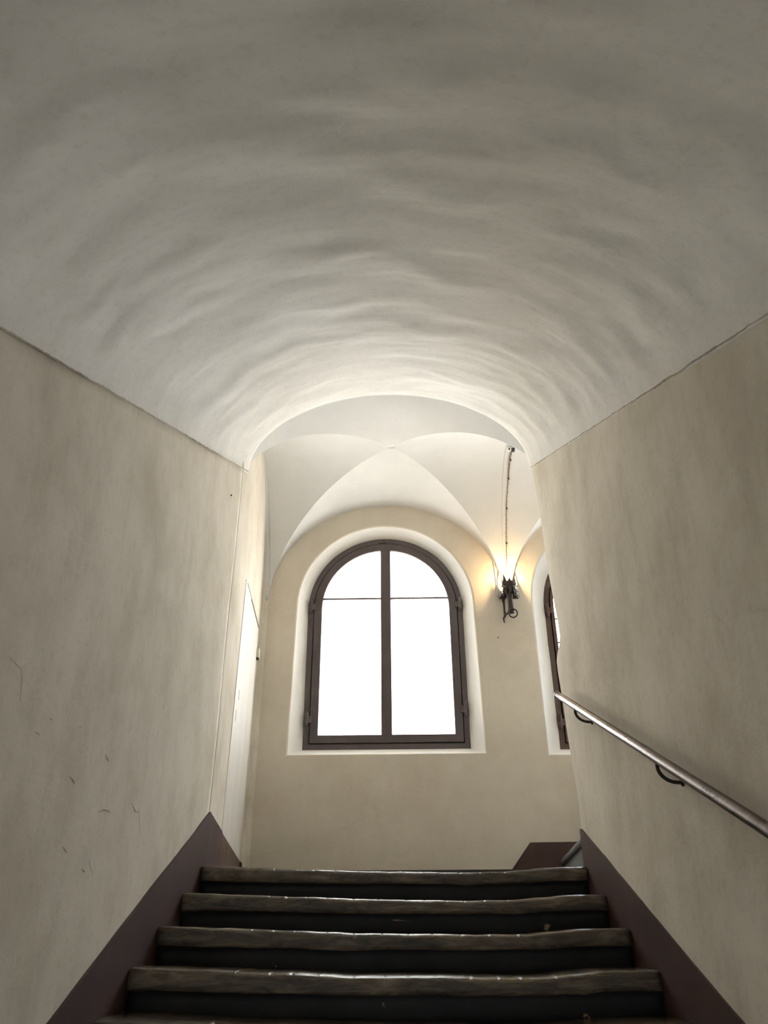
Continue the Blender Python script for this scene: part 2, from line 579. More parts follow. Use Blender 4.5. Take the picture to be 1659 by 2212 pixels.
rs = [0.0005 + 0.9995 * (1 - (1 - r) ** 1.5) for r in rs]
ss = [math.sin(x) for x in lin(-math.pi / 2, math.pi / 2, 49)]
BAYS = ((-0.065, 0.985), (1.955, 0.985))
for xc, a in BAYS:
    for sgn in (1, -1):
        add_grid(lambda r, s: web_pt(xc, a, r * s, sgn * r, abs(r * s)), rs, ss)
        add_grid(lambda r, s: web_pt(xc, a, sgn * r, r * s, abs(r * s)), rs, ss)
vvs = [math.sin(x) for x in lin(-math.pi / 2, math.pi / 2, 49)]
for xa, xb in ((-1.35, BAYS[0][0] - 0.985), (BAYS[0][0] + 0.985, BAYS[1][0] - 0.985), (BAYS[1][0] + 0.985, 3.3)):
    add_grid(lambda t, v: (xa + (xb - xa) * t + (0.17 * max(0.0, -v) if 0 < xa < 2 else (-0.05 * max(0.0, -v) if xa < 0 else 0)), YC + v * GB, gz(abs(v), v)), lin(0, 1, 8), vvs)
o = mesh_obj('ceiling_landing', cv, cf, 'groin', None, True)
md = o.modifiers.new('thickness', 'SOLIDIFY'); md.thickness = 0.12; md.offset = -1
tag(o, 'white groin vault crossing over the landing before the windows', 'ceiling', kind='structure')
b = MB(); b.box((-1.5, 4.3, 5.30), (3.4, 6.4, 5.5))
o2 = b.build('roof_slab', 'groin', o)

# ---- window wall with two arched openings
def arch_loop(cx, zc, r, zb, wb=0.0, n=36, m_=10):
    pts = []
    for k in range(m_):
        t = k / m_
        pts.append((cx - r - wb * (1 - t), zb + (zc - zb) * t))
    for k in range(n + 1):
        a = math.pi - math.pi * k / n
        pts.append((cx + r * math.cos(a), zc + r * math.sin(a)))
    for k in range(1, m_ + 1):
        t = k / m_
        pts.append((cx + r + wb * t, zc + (zb - zc) * t))
    return pts
W1 = dict(cx=-0.077, front=(3.975, 0.722, 2.772, 0.022), back=(3.988, 0.645, 2.828, 0.0))
W2 = dict(cx=1.915, front=(3.985, 0.768, 2.755, 0.0), back=(3.988, 0.654, 2.815, 0.0))
bm = bmesh.new()
def ring(pts, y):
    vs = [bm.verts.new((x, y, z)) for x, z in pts]
    return vs
outer = [(-1.4, 1.5), (-1.4, 5.4), (3.3, 5.4), (3.3, 1.5)]
edges = []
ov = ring(outer, YF)
for i in range(4):
    edges.append(bm.edges.new((ov[i], ov[(i + 1) % 4])))
for w in (W1, W2):
    zc, r, zb, wb = w['front']
    bz, br, bb, bw = w['back']
    rings = []
    steps = [(0.0, 0.020, 0), (0.004, 0.008, 0), (0.012, 0.002, 0), (0.025, 0.0, 0), (0.06, None, 0.42), (0.105, None, 0.82), (0.122, None, 0.95), (0.132, None, 1.0), (0.46, None, 1.0)]
    for dy, gr, k in steps:
        g = gr or 0.0
        jit = 0.004 if 0.02 < dy < 0.125 else 0.0
        pts = arch_loop(w['cx'], zc + (bz - zc) * k, r + g + (br - r) * k, zb - g * 0.6 + (bb - zb) * k, wb + (bw - wb) * k)
        if jit:
            pts = [(x + jit * nse(x * 5, z * 5, dy * 9), z + jit * nse(x * 5, z * 5, 7 + dy * 9)) for x, z in pts]
        rings.append(ring(pts, YF + dy))
    n = len(rings[0])
    for i in range(n):
        edges.append(bm.edges.new((rings[0][i], rings[0][(i + 1) % n])))
    for a, c in zip(rings, rings[1:]):
        for i in range(n):
            j = (i + 1) % n
            f = bm.faces.new((a[i], c[i], c[j], a[j]))
            f.smooth = True
            f.material_index = 1 if rings.index(a) >= 2 else 0
bmesh.ops.triangle_fill(bm, use_beauty=True, use_dissolve=False, edges=edges)
for f in list(bm.faces):                             # drop any fill inside the openings
    c = f.calc_center_median()
    if abs(c.y - YF) < 1e-5:
        for w in (W1, W2):
            zc, r, zb, wb = w['front']
            inside = abs(c.x - w['cx']) < r and zb < c.z < zc or (c.x - w['cx']) ** 2 + (c.z - zc) ** 2 < (r + 0.01) ** 2
            if inside:
                bm.faces.remove(f); break
for v in bm.verts:
    pass
me = bpy.data.meshes.new('wall_back')
bm.to_mesh(me); bm.free()
me.materials.append(M['wall_back']); me.materials.append(M['reveal'])
wall_back = link(bpy.data.objects.new('wall_back', me))
tag(wall_back, 'warm beige plaster wall pierced by the two arched windows', 'wall', kind='structure')
b = MB()                                             # outer leaf of that wall around the openings
b.box((-1.5, 6.0, -1.0), (3.4, 6.36, 2.70)); b.box((-1.5, 6.0, 4.78), (3.4, 6.36, 5.5))
b.box((-1.5, 6.0, 2.70), (-0.83, 6.36, 4.78)); b.box((0.70, 6.0, 2.70), (1.10, 6.36, 4.78)); b.box((2.72, 6.0, 2.70), (3.4, 6.36, 4.78))
b.build('outer_masonry', 'wall_back', wall_back)

# ---- remaining shell
b = MB(); b.box((3.0, 4.2, 1.2), (3.3, 6.3, 5.5))
o = b.build('wall_right_landing', 'wall_back'); tag(o, 'plaster end wall beyond the upper flight', 'wall', kind='structure')
b = MB()                                             # with an added, unseen doorway that lets fill daylight onto the step fronts
b.box((-1.4, YB - 0.4, -0.6), (-0.55, YB, 3.2)); b.box((-0.05, YB - 0.4, -0.6), (1.4, YB, 3.2)); b.box((-0.55, YB - 0.4, 1.46), (-0.05, YB, 3.2)); b.box((-0.55, YB - 0.4, -0.6), (-0.05, YB, FLOOR0))
o = b.build('wall_front', 'wall'); tag(o, 'plaster wall at the foot of the stairs', 'wall', kind='structure')
b = MB(); b.box((-1.2, YB - 0.2, FLOOR0 - 0.3), (1.2, -0.2, FLOOR0))
o = b.build('floor', 'floor'); tag(o, 'dark floor at the foot of the stairs', 'floor', kind='structure')
b = MB(); b.box((-1.2, 4.12, 1.5), (1.3, 6.1, LAND - 0.006))
o = b.build('floor_landing', 'floor'); tag(o, 'dark landing floor below the windows', 'floor', kind='structure')

# plaster flakes and hairline cracks standing out of the bare wall
CR = [[(1.849, 2.214), (1.888, 2.21), (1.919, 2.206)], [(1.922, 2.207), (1.935, 2.191), (1.944, 2.173), (1.958, 2.131)], [(1.922, 2.209), (1.944, 2.224), (1.979, 2.242), (1.999, 2.25)],
      [(2.075, 2.077), (2.092, 2.079), (2.104, 2.077)], [(2.147, 2.131), (2.157, 2.129)], [(2.345, 2.152), (2.36, 2.16), (2.372, 2.157)], [(2.619, 2.127), (2.638, 2.118), (2.66, 2.112)],
      [(2.347, 2.009), (2.376, 2.007), (2.398, 1.998)], [(2.633, 1.946), (2.679, 1.962), (2.722, 1.965), (2.75, 1.96)], [(2.965, 2.02), (3.007, 2.001), (3.054, 2.003)],
      [(3.052, 2.016), (3.073, 1.983), (3.095, 1.946)], [(2.394, 1.822), (2.415, 1.815), (2.434, 1.809)], [(2.625, 1.802), (2.646, 1.782), (2.677, 1.766)], [(2.573, 1.775), (2.595, 1.768)]]
for i, c in enumerate(CR):
    thin = 0.5 if i in (0, 1, 2, 10, 12) else 1.0
    b = MB()
    n = len(c)
    b.tube([(XL + rough(y, z, 1.3) + 0.0002, y, z) for y, z in c], [0.001 * thin] + [0.003 * thin] * (n - 2) + [0.001 * thin] if n > 2 else [0.0025, 0.0012], 6)
    b.build('plaster_flake', 'flake', wall_left, True)

# ------------------------------------------------------------------ skirting bands of maroon paint
def band(name, pts, xf, t, label, mat='maroon', parent=None):
    """polygon of (y, z) on a wall whose surface is x = xf(y), raised by t towards the stairs"""
    n = len(pts)
    vs = [(xf(y), y, z) for y, z in pts] + [(xf(y) + t, y, z) for y, z in pts]
    fs = [tuple(range(n)), tuple(range(2 * n - 1, n - 1, -1))] + [(i, n + i, n + (i + 1) % n, (i + 1) % n) for i in range(n)]
    b = MB(); b.add(vs, fs)
    o = b.build(name, mat, parent)
    if label:
        tag(o, label, 'skirting', kind='structure')
    return o
def strip_band(name, tops, bot, xf, t, label, mat='maroon', parent=None, n=40):
    """band as a row of quads so that it can follow a wall that bends"""
    y0, y1 = tops[0][0], tops[-1][0]
    def top(y):
        for (ya, za), (yb, zb) in zip(tops, tops[1:]):
            if ya <= y <= yb + 1e-9:
                return za + (zb - za) * (y - ya) / (yb - ya)
        return tops[-1][1]
    yy = sorted(set(lin(y0, y1, n) + [q[0] for q in tops]))
    vs, fs = [], []
    for y in yy:
        zt, zb_ = top(y) + 0.002 * nse(y * 12, 3), bot(y)
        vs += [(xf(y) - 0.01 * (1 if t > 0 else -1), y, zb_), (xf(y) - 0.01 * (1 if t > 0 else -1), y, zt), (xf(y) + t, y, zt), (xf(y) + t, y, zb_)]
    k = len(yy)
    for i in range(k - 1):
        for a in range(4):
            c = (a + 1) % 4
            fs.append((i * 4 + a, i * 4 + c, (i + 1) * 4 + c, (i + 1) * 4 + a))
    fs += [(0, 1, 2, 3), ((k - 1) * 4 + 3, (k - 1) * 4 + 2, (k - 1) * 4 + 1, (k - 1) * 4)]
    b = MB(); b.add(vs, fs)
    o = b.build(name, mat, parent)
    if label:
        tag(o, label, 'skirting', kind='structure')
    return o
sl = (2.145 - 1.383) / (4.193 - 2.5)
lowz = lambda y: max(FLOOR0 - 0.05, Z1 - 0.35 + (y - Y1) * 0.4194)
strip_band('baseboard_left', [(-0.6, 1.383 + sl * (-3.1)), (4.194, 2.147)], lowz, lambda y: XL, 0.009,
           'maroon painted band climbing the bare wall beside the steps')
strip_band('baseboard_left_landing', [(4.192, 2.147), (4.704, 2.106)], lambda y: LAND - 0.03, land_x, 0.008,
           'short maroon band between the steps and the white door')
strip_band('baseboard_corner', [(5.735, 2.024), (5.80, 2.018), (5.84, 2.0), (5.88, 1.93)], lambda y: LAND - 0.03, land_x, 0.009, 'dark maroon stub in the corner beyond the white door')
sr = (2.059 - 1.376) / (4.183 - 2.479)
strip_band('baseboard_right', [(-0.6, 1.376 + sr * (-3.079)), (4.165, 2.055)], lowz, lambda y: XR, -0.009,
           'maroon painted band climbing the wall under the handrail')
b = MB()
b.prism([(-0.99, LAND - 0.03), (-0.99, 1.971), (0.793, 1.969), (0.94, 2.147), (2.0, 2.153), (2.0, LAND - 0.03)], YF - 0.007, YF + 0.01)
o = b.build('baseboard_back', 'maroon'); tag(o, 'maroon painted band along the foot of the window wall', 'skirting', kind='structure')

# ------------------------------------------------------------------ staircase
stair = empty('staircase', (0, Y1, Z1))
tag(stair, 'dark worn staircase with thick sagging step edges and black risers', 'stairs')
WEAR = [(-1.0, .012), (-.86, .010), (-.73, .003), (-.43, -.010), (-.1, -.020), (.1, -.023), (.3, -.027), (.5, -.026), (.62, -.018), (.72, -.010), (.82, -.008), (1.0, -.0075)]
def wear(x, seed):
    x2 = x + 0.05 * math.sin(seed)
    d = 0
    for (xa, da), (xb, db) in zip(WEAR, WEAR[1:]):
        if xa <= x2 <= xb:
            k = (x2 - xa) / (xb - xa)
            k = k * k * (3 - 2 * k)
            d = da + (db - da) * k
    return d * (0.85 + 0.15 * math.cos(seed * 2)) + 0.003 * nse(x * 3, seed) + 0.0015 * nse(x * 14, seed + 3)
def make_tread(i, xa=XL + 0.012, xb=XR - 0.012):
    y0, z0 = Y1 + TREAD * i, Z1 + RISE * i + 0.004
    th = 0.066
    rr = random.Random(i + 40)
    ticks, x = [], xa + 0.28
    while x < xb - 0.45:
        x += rr.uniform(0.075, 0.13); ticks.append(x)
    xs = lin(xa, xb, 150)
    for t in ticks:
        xs += [t - 0.004, t - 0.002, t, t + 0.002, t + 0.004]
    xs = sorted(xs)
    vs, fs = [], []
    prof = [(TREAD + 0.02, 0.0, 1), (0.10, 0.0, 1), (0.040, 0.0, 1), (0.020, -0.0015, 1), (0.010, -0.005, 1), (0.004, -0.011, 1), (0.001, -0.020, .9), (0.0, -0.040, .7), (0.002, -th + 0.006, .5), (0.008, -th, .4), (0.040, -th - 0.002, .3), (TREAD + 0.02, -th, 0)]
    m_ = len(prof)
    for x in xs:
        w = wear(x, i * 3.1)
        nt_ = max(0.0, 1 - min(abs(x - t) for t in ticks) / 0.003)
        en = min(1.0, (x - xa) / 0.02, (xb - x) / 0.02)
        for k, (py, pz, ww) in enumerate(prof):
            j = (0.004 * nse(x * 9, k * 0.6, i) + 0.0035 * nse(x * 34, k * 1.1, i + 5)) * (1 if k > 5 else 0.35)
            hang = 0.008 * max(0, nse(x * 7, 2.0, i * 1.7)) if 7 < k < 11 else 0
            q = -0.0025 * nt_ if 1 <= k <= 5 else 0
            vs.append((x, y0 + py + (j if 0 < k < 11 else 0) + 0.006 * (1 - en) * (k < 10), z0 + pz + w * (0.35 + 0.65 * ww) - hang + q))
    for a in range(len(xs) - 1):
        for k in range(m_):
            k2 = (k + 1) % m_
            fs.append((a * m_ + k, a * m_ + k2, (a + 1) * m_ + k2, (a + 1) * m_ + k))
    fs += [tuple(range(m_)), tuple((len(xs) - 1) * m_ + k for k in range(m_ - 1, -1, -1))]
    b = MB(); b.add(vs, fs)
    b.build('tread', 'tread', stair, True)
def make_riser(i):
    y0, z0 = Y1 + TREAD * i, Z1 + RISE * i
    xs = lin(XL + 0.008, XR - 0.008, 60)
    vs, fs = [], []
    zz_ = [-RISE - 0.09, -RISE, -0.10, -0.055]
    for x in xs:
        for k, z in enumerate(zz_):
            vs.append((x, y0 + 0.028 + 0.003 * nse(x * 3, z * 9, i), z0 + z))
        vs.append((x, y0 + 0.09, z0 - 0.055)); vs.append((x, y0 + 0.09, z0 - RISE - 0.09))
    for a in range(len(xs) - 1):
        for k in range(6):
            k2 = (k + 1) % 6
            fs.append((a * 6 + k, a * 6 + k2, (a + 1) * 6 + k2, (a + 1) * 6 + k))
    fs += [tuple(range(6)), tuple((len(xs) - 1) * 6 + k for k in range(5, -1, -1))]
    b = MB(); b.add(vs, fs)
    b.build('riser', 'riser', stair, True)
for i in range(3, -12, -1):
    make_tread(i); make_riser(i)
b = MB()                                             # rough core under the steps
b.add([(x, y, z) for x in (XL + 0.02, XR - 0.02) for y, z in ((-0.3, -0.4), (-0.3, FLOOR0 - 0.06), (Y1 + 3 * TREAD + 0.1, Z1 + 3 * RISE - 0.16), (Y1 + 3 * TREAD + 0.1, -0.4))],
      [(0, 1, 2, 3), (7, 6, 5, 4), (0, 4, 5, 1), (1, 5, 6, 2), (2, 6, 7, 3), (3, 7, 4, 0)])
b.build('stair_core', 'riser', stair)
upper = empty('upper_flight', (1.0, 5.0, LAND))
tag(upper, 'grey painted steps turning off behind the handrail wall', 'stairs')
# the next flight turns off beyond the right wall
ND = Vector((0.115, 1.0, 0)).normalized()
NX = Vector((ND.y, -ND.x, 0))
for k in range(5):
    y_s = 4.20 if k == 0 else 4.45
    base = Vector((0.945 + 0.30 * k, y_s, 0))
    zt = 2.046 + 0.165 * k
    prof = [(0.34, 0.0), (0.05, 0.0), (0.018, -0.006), (0.004, -0.018), (0.0, -0.032), (0.006, -0.046), (0.02, -0.05), (0.34, -0.05)]
    vs, fs = [], []
    L = lin(0.0 if k else 0.012, 1.72, 24)
    for s_ in L:
        c = base + ND * s_
        for a, (px, pz) in enumerate(prof):
            q = c + NX * (px + 0.003 * nse(s_ * 8, a, k))
            vs.append((q.x, min(q.y, 5.893), zt + pz + 0.004 * nse(s_ * 4, k, 3)))
    n = len(prof)
    for a in range(len(L) - 1):
        for q in range(n):
            fs.append((a * n + q, a * n + (q + 1) % n, (a + 1) * n + (q + 1) % n, (a + 1) * n + q))
    fs += [tuple(range(n)), tuple((len(L) - 1) * n + q for q in range(n - 1, -1, -1))]
    b = MB(); b.add(vs, fs); b.build('tread', 'winder_riser', upper, True)
    b = MB()
    a0, a1 = base + NX * 0.022, base + ND * 1.72 + NX * 0.022
    c0, c1 = a0 + NX * 0.05, a1 + NX * 0.05
    zb = zt - 0.20
    b.add([(q.x, min(q.y, 5.893), z) for z in (zb, zt - 0.045) for q in (a0, a1, c1, c0)], [(0, 1, 2, 3), (4, 7, 6, 5), (0, 4, 5, 1), (1, 5, 6, 2), (2, 6, 7, 3), (3, 7, 4, 0)])
    b.build('riser', 'winder_riser', upper)

# ------------------------------------------------------------------ windows
def ring_frame(b, lo_out, lo_in, y0, y1):
    n = len(lo_out)
    vs = []
    for x, z in lo_out: vs += [(x, y0, z), (x, y1, z)]
    for x, z in lo_in: vs += [(x, y0, z), (x, y1, z)]
    fs = []
    for i in range(n):
        j = (i + 1) % n
        o0, o1, p0, p1 = 2 * i, 2 * i + 1, 2 * j, 2 * j + 1
        q = 2 * n
        fs += [(o0, p0, q + p0, q + o0), (o1, q + o1, q + p1, p1), (o0, o1, p1, p0), (q + o0, q + p0, q + p1, q + o1)]
    b.add(vs, fs)
def half_arch(cx, zc, r, x0, x1, z0, n=18):
    """polygon of the arched part between x0 and x1 above z0 (x0 < x1)"""
    pts = [(x0, z0)]
    for k in range(n + 1):
        x = x0 + (x1 - x0) * k / n
        d = max(0.0, r * r - (x - cx) ** 2)
        pts.append((x, max(z0, zc + math.sqrt(d))))
    pts.append((x1, z0))
    out = []
    for p in pts:
        if not out or (abs(p[0] - out[-1][0]) + abs(p[1] - out[-1][1])) > 1e-5:
            out.append(p)
    return out
def make_window(name, cx, mat, gmat, label, r_out, joint, glass_r, zc, zb, mull, ztr, bars, hinges, y0=6.022):
    w = empty(name, (cx, y0, zb))
    tag(w, label, 'window', kind='structure')
    b = MB()
    ring_frame(b, arch_loop(cx, zc, r_out, zb), arch_loop(cx, zc, joint + 0.004, zb + r_out - joint - 0.004), y0, y0 + 0.07)
    ring_frame(b, arch_loop(cx, zc, joint + 0.02, zb + r_out - joint - 0.02), arch_loop(cx, zc, joint - 0.022, zb + r_out - joint + 0.022), y0 + 0.0455, y0 + 0.0695)
    b.build('frame', mat, w, bevel=0.003)
    b = MB()
    zi = zb + r_out - joint + 0.002
    zg = zb + 0.115
    ring_frame(b, arch_loop(cx, zc, joint - 0.002, zi), arch_loop(cx, zc, glass_r, zg), y0 - 0.012, y0 + 0.045)
    sash = b.build('sash', mat, w, bevel=0.003)
    b = MB(); b.box((cx + mull - 0.042, y0 - 0.010, zg - 0.02), (cx + mull + 0.042, y0 + 0.043, zc + math.sqrt(glass_r ** 2 - mull ** 2) + 0.012))
    b.build('mullion', mat, sash, bevel=0.003)
    for s in (-1, 1):
        xa = cx + mull + s * 0.04
        xb = cx + s * (glass_r + 0.005)
        x0, x1 = min(xa, xb), max(xa, xb)
        zl = [zg - 0.005] + list(bars) + [ztr]
        for za, zb_ in zip(zl, zl[1:]):
            b = MB(); b.box((x0, y0 + 0.010, za), (x1, y0 + 0.014, zb_)); b.build('pane', gmat, sash)
        hb = MB(); hb.prism(half_arch(cx, zc, glass_r + 0.005, x0, x1, ztr), y0 + 0.010, y0 + 0.014); hb.build('pane', gmat, sash)
        for zt_ in list(bars) + [ztr]:
            t = 0.007 if zt_ == ztr else 0.005
            tilt = 0.008 if zt_ == ztr else 0.0
            b = MB(); b.box((x0, y0 - 0.002, zt_ - t), (x1, y0 + 0.024, zt_ + t)); b.build('glazing_bar', mat, sash, bevel=0.002)
    for s, z in hinges:
        x = cx + s * (joint + 0.026)
        h = empty('hinge', (0, 0, 0), w)
        h.location = (x - cx, -0.012, z - zb)
        b = MB(); b.lathe(x, y0 - 0.020, [(0.0, z + 0.062), (0.008, z + 0.058), (0.014, z + 0.048), (0.014, z + 0.004), (0.0115, z), (0.014, z - 0.004), (0.014, z - 0.048), (0.008, z - 0.058), (0.0, z - 0.062)], 12)
        b.build('knuckle', mat, h, True)
        b = MB(); b.box((x - 0.046 if s > 0 else x - 0.02, y0 - 0.021, z - 0.030), (x + 0.02 if s > 0 else x + 0.046, y0 - 0.004, z + 0.024)); b.build('hinge_leaf', mat, h, bevel=0.003)
    return w, sash
w1, s1 = make_window('window_1', -0.0755, 'frame', 'frosted', 'arched two-light window with frosted panes in the middle of the landing wall', 0.653, 0.600, 0.534, 3.986, 2.821, 0.002, 4.0745, [],
                     [(-1, 4.001), (1, 4.011), (-1, 3.06), (1, 3.129)])
b = MB(); b.box((-0.128, 6.007, 4.588), (-0.074, 6.027, 4.608)); b.build('latch', 'frame', w1, bevel=0.003)
b = MB(); b.tube([(-0.069, 6.005, 4.612), (-0.069, 6.005, 4.580)], 0.007, 8); b.build('latch_bolt', 'frame', w1, True)
b = MB(); b.box((0.475, 6.003, 3.56), (0.495, 6.013, 3.717)); b.build('lock_plate', 'frame', s1, bevel=0.002)
w2, s2 = make_window('window_2', 1.915, 'frame2', 'clear', 'arched window with brown wooden frame half hidden by the handrail wall', 0.6645, 0.610, 0.580, 3.986, 2.807, 0.0, 4.07, [3.266, 3.668, 3.874],
                     [(-1, 3.945), (-1, 3.02)])

# ------------------------------------------------------------------ flush door in the landing wall
door = empty('door_1', (land_x(5.2), 5.2, LAND))
tag(door, 'narrow flush white door set in the landing wall beside the frosted window', 'door', kind='structure')
def d_left(z): return 4.707 + (4.826 - 4.707) * (z - 2.10) / (3.767 - 2.10)
def d_right(z): return 5.722 + (5.776 - 5.722) * (z - 2.06) / (3.73 - 2.06)
def door_quad(name, ya, yb, za, zb, t0, t1, mat, par):
    """quad in wall coordinates; ya, yb are functions of z"""
    vs = []
    for t in (t0, t1):
        for z, fn in ((za, ya), (za, yb), (zb, yb), (zb, ya)):
            y = fn(z)
            vs.append((land_x(y) + t, y, z))
    b = MB(); b.add(vs, [(0, 1, 2, 3), (4, 7, 6, 5), (0, 4, 5, 1), (1, 5, 6, 2), (2, 6, 7, 3), (3, 7, 4, 0)])
    return b.build(name, mat, par)
def dfrac(k):
    return lambda z: d_left(z) + (d_right(z) - d_left(z)) * k
door_quad('door_gap_shade', lambda z: d_left(z) + 0.1, lambda z: d_right(z) + 0.016, LAND - 0.02, 3.752, -0.02, 0.0012, 'gap', door)  # dark sheet behind the planks, its rim painted as the gap's shadow
leaf = empty('door_leaf', (0, 0, 0), door)
cuts = [0.0, 0.36, 0.70, 1.0]
for a, c in zip(cuts, cuts[1:]):
    door_quad('plank', dfrac(a + (0.0012 if a else 0)), dfrac(c - 0.0012 if c < 1 else c), LAND + 0.004, 3.735 if a < 0.3 else 3.722, -0.01, 0.0024, 'door', leaf)
b = MB()
ks = [(z, dfrac(k)(z)) for k, z in ()]
def kick(ya, yb, name, mat):
    vs = []
    def top(y): return 2.104 + (2.024 - 2.104) * (y - 4.704) / (5.735 - 4.704)
    for t in (0.001, 0.0036):
        for y, z in ((ya, LAND + 0.004), (yb, LAND + 0.004), (yb, top(yb)), (ya, top(ya))):
            vs.append((land_x(y) + t, y, z))
    q = MB(); q.add(vs, [(0, 1, 2, 3), (4, 7, 6, 5), (0, 4, 5, 1), (1, 5, 6, 2), (2, 6, 7, 3), (3, 7, 4, 0)])
    return q.build(name, mat, leaf)
o = kick(4.695, 5.715, 'kick_panel', 'brownwood'); o['label'] = 'worn brown painted foot of the door'
yh = d_right(3.52) + 0.004
b = MB(); b.box((land_x(yh) - 0.005, yh - 0.016, 3.485), (land_x(yh) + 0.026, yh + 0.016, 3.56)); b.build('hinge', 'wall', door, bevel=0.004)
b = MB(); b.box((land_x(yh) - 0.005, yh - 0.014, 3.468), (land_x(yh) + 0.022, yh + 0.014, 3.486)); b.build('hinge_pin', 'gap', door, bevel=0.003)
for z, y in ((2.963, 4.935), (2.811, 4.868)):
    b = MB(); b.box((land_x(y) - 0.001, y - 0.006, z - 0.035), (land_x(y) + 0.0030, y + 0.004, z + 0.035)); b.build('keyhole', 'gap', leaf)

# ------------------------------------------------------------------ handrail
rail = empty('handrail', (0.927, 2.6, 1.9))
tag(rail, 'round worn steel handrail on curved brackets along the streaked wall', 'handrail')
RX = 0.853
def rail_z(y): return 2.688 + (y - 4.005) * 0.4236
b = MB()
yy = lin(-0.5, 4.000, 40)
b.tube([(RX + 0.0015 * nse(y * 2, 5), y, rail_z(y) + 0.0015 * nse(y * 2, 9)) for y in yy], 0.0172, 20)
b.build('rail', 'rail', rail, True)
b = MB()
d = Vector((0, 1, 0.4236)).normalized()
e0 = Vector((RX, 3.985, rail_z(3.985)))
b.tube([e0, e0 + d * 0.004, e0 + d * 0.018, e0 + d * 0.024, e0 + d * 0.027], [0.0175, 0.0195, 0.0195, 0.016, 0.006], 20)
o = b.build('end_cap', 'rail', rail, True)
for yb in (3.655, 2.605, 1.555, 0.505):
    b = MB()
    pts = []
    z0 = rail_z(yb)
    for k in range(15):
        t = k / 14 * math.pi / 2
        pts.append((RX + 0.060 * (1 - math.cos(t)) if k else RX, yb, z0 - 0.030 - 0.048 * math.sin(t)))
    pts = [(RX, yb, z0 - 0.006)] + pts + [(XR + 0.02, yb, z0 - 0.080)]
    b.tube(pts, 0.0062, 10)
    br = b.build('bracket', 'iron', rail, True)
    b = MB()
    b.tube([(XR - 0.0055, yb, z0 - 0.080), (XR + 0.004, yb, z0 - 0.080)], [0.010, 0.012], 12)
    b.build('rosette', 'iron', br, True)

# ------------------------------------------------------------------ wrought iron torch sconce
SX, SY, SZ = 0.938, 5.78, 4.0
sc = empty('wall_sconce', (SX, YF, 3.9))
tag(sc, 'black wrought-iron torch sconce glowing on the pier between the windows', 'sconce')
b = MB(); b.lathe(SX, SY, [(0.0, 3.832), (0.026, 3.835), (0.029, 3.85), (0.024, 3.87), (0.020, 3.96), (0.022, 3.975), (0.030, 3.985), (0.030, 4.008), (0.019, 4.015), (0.019, 4.035)], 16)
b.build('stem', 'iron', sc, True)
b = MB(); b.lathe(SX, SY, [(0.012, 4.028), (0.040, 4.032), (0.049, 4.045), (0.051, 4.085), (0.055, 4.097), (0.049, 4.097), (0.045, 4.05), (0.010, 4.045)], 20)
cup = b.build('cup', 'iron', sc, True)
def blade(pts, w, th, tang, name, par, mat='iron'):
    """flat forged blade along pts, width list w, sideways direction tang"""
    vs, fs = [], []
    tang = Vector(tang)
    n = len(pts)
    for i, p in enumerate(pts):
        p = Vector(p)
        dd = (Vector(pts[min(i + 1, n - 1)]) - Vector(pts[max(i - 1, 0)])).normalized()
        nn = dd.cross(tang).normalized()
        for sx_, sn in ((-1, -1), (1, -1), (1, 1), (-1, 1)):
            vs.append(p + tang * w[i] * 0.5 * sx_ + nn * th * 0.5 * sn)
    for i in range(n - 1):
        for k in range(4):
            fs.append((i * 4 + k, i * 4 + (k + 1) % 4, (i + 1) * 4 + (k + 1) % 4, (i + 1) * 4 + k))
    fs += [(3, 2, 1, 0), tuple((n - 1) * 4 + k for k in range(4))]
    q = MB(); q.add(vs, fs)
    return q.build(name, mat, par)
NP = 8
for k in range(NP):
    t = 2 * math.pi * (k + 0.0) / NP
    cr, sn = math.cos(t), math.sin(t)
    P = lambda r, z: (SX + cr * r * 1.18, SY + sn * r * 1.18, z)
    tg = (-sn, cr, 0)
    tall = (2.0, 1.0, 0.3, 1.0, 2.0, 1.1, 0.4, 1.1)[k]
    blade([P(0.044, 4.070), P(0.045, 4.090), P(0.045, 4.09 + 0.020 * tall), P(0.048, 4.09 + 0.042 * tall), P(0.058, 4.09 + 0.068 * tall)], [0.046, 0.043, 0.028, 0.014, 0.002], 0.003, tg, 'prong', sc)
    hk = blade([P(0.040, 4.050), P(0.043, 4.025), P(0.041, 4.000), P(0.045, 3.985), P(0.060, 3.990)], [0.034, 0.030, 0.018, 0.014, 0.005], 0.004, tg, 'hook_leaf', sc)
    blade([P(0.044, 4.065), P(0.056, 4.068), P(0.064, 4.074)], [0.010, 0.006, 0.001], 0.004, tg, 'spike', sc)
    blade([P(0.043, 4.030), P(0.055, 4.022), P(0.062, 4.018)], [0.008, 0.006, 0.001], 0.004, tg, 'spike', sc)
b = MB(); b.torus((SX + 0.010, SY - 0.028, 3.822), (0.25, 1, 0.25), 0.033, 0.0055)
b.build('ring', 'iron', sc, True)
b = MB(); b.box((SX - 0.042, YF - 0.005, 3.85), (SX - 0.028, YF + 0.004, 4.00)); b.build('back_plate', 'iron', sc, bevel=0.002)
b = MB(); b.tube([(SX - 0.038, YF, 3.985), (SX - 0.040, YF - 0.05, 3.99), (SX - 0.015, SY + 0.01, 4.0)], [0.011, 0.012, 0.010], 8); b.build('arm', 'iron', sc, True)
b = MB(); b.tube([(SX - 0.038, YF, 3.845), (SX - 0.040, YF - 0.05, 3.845), (SX - 0.012, SY + 0.006, 3.85)], [0.008, 0.009, 0.008], 8); b.build('arm', 'iron', sc, True)
b = MB()
pts = [(SX - 0.038, YF - 0.012 - 0.03 * abs(math.sin(k * 0.8)), 3.86 + 0.012 * k) for k in range(10)]
b.tube(pts, 0.005, 6); b.build('scroll', 'iron', sc, True)
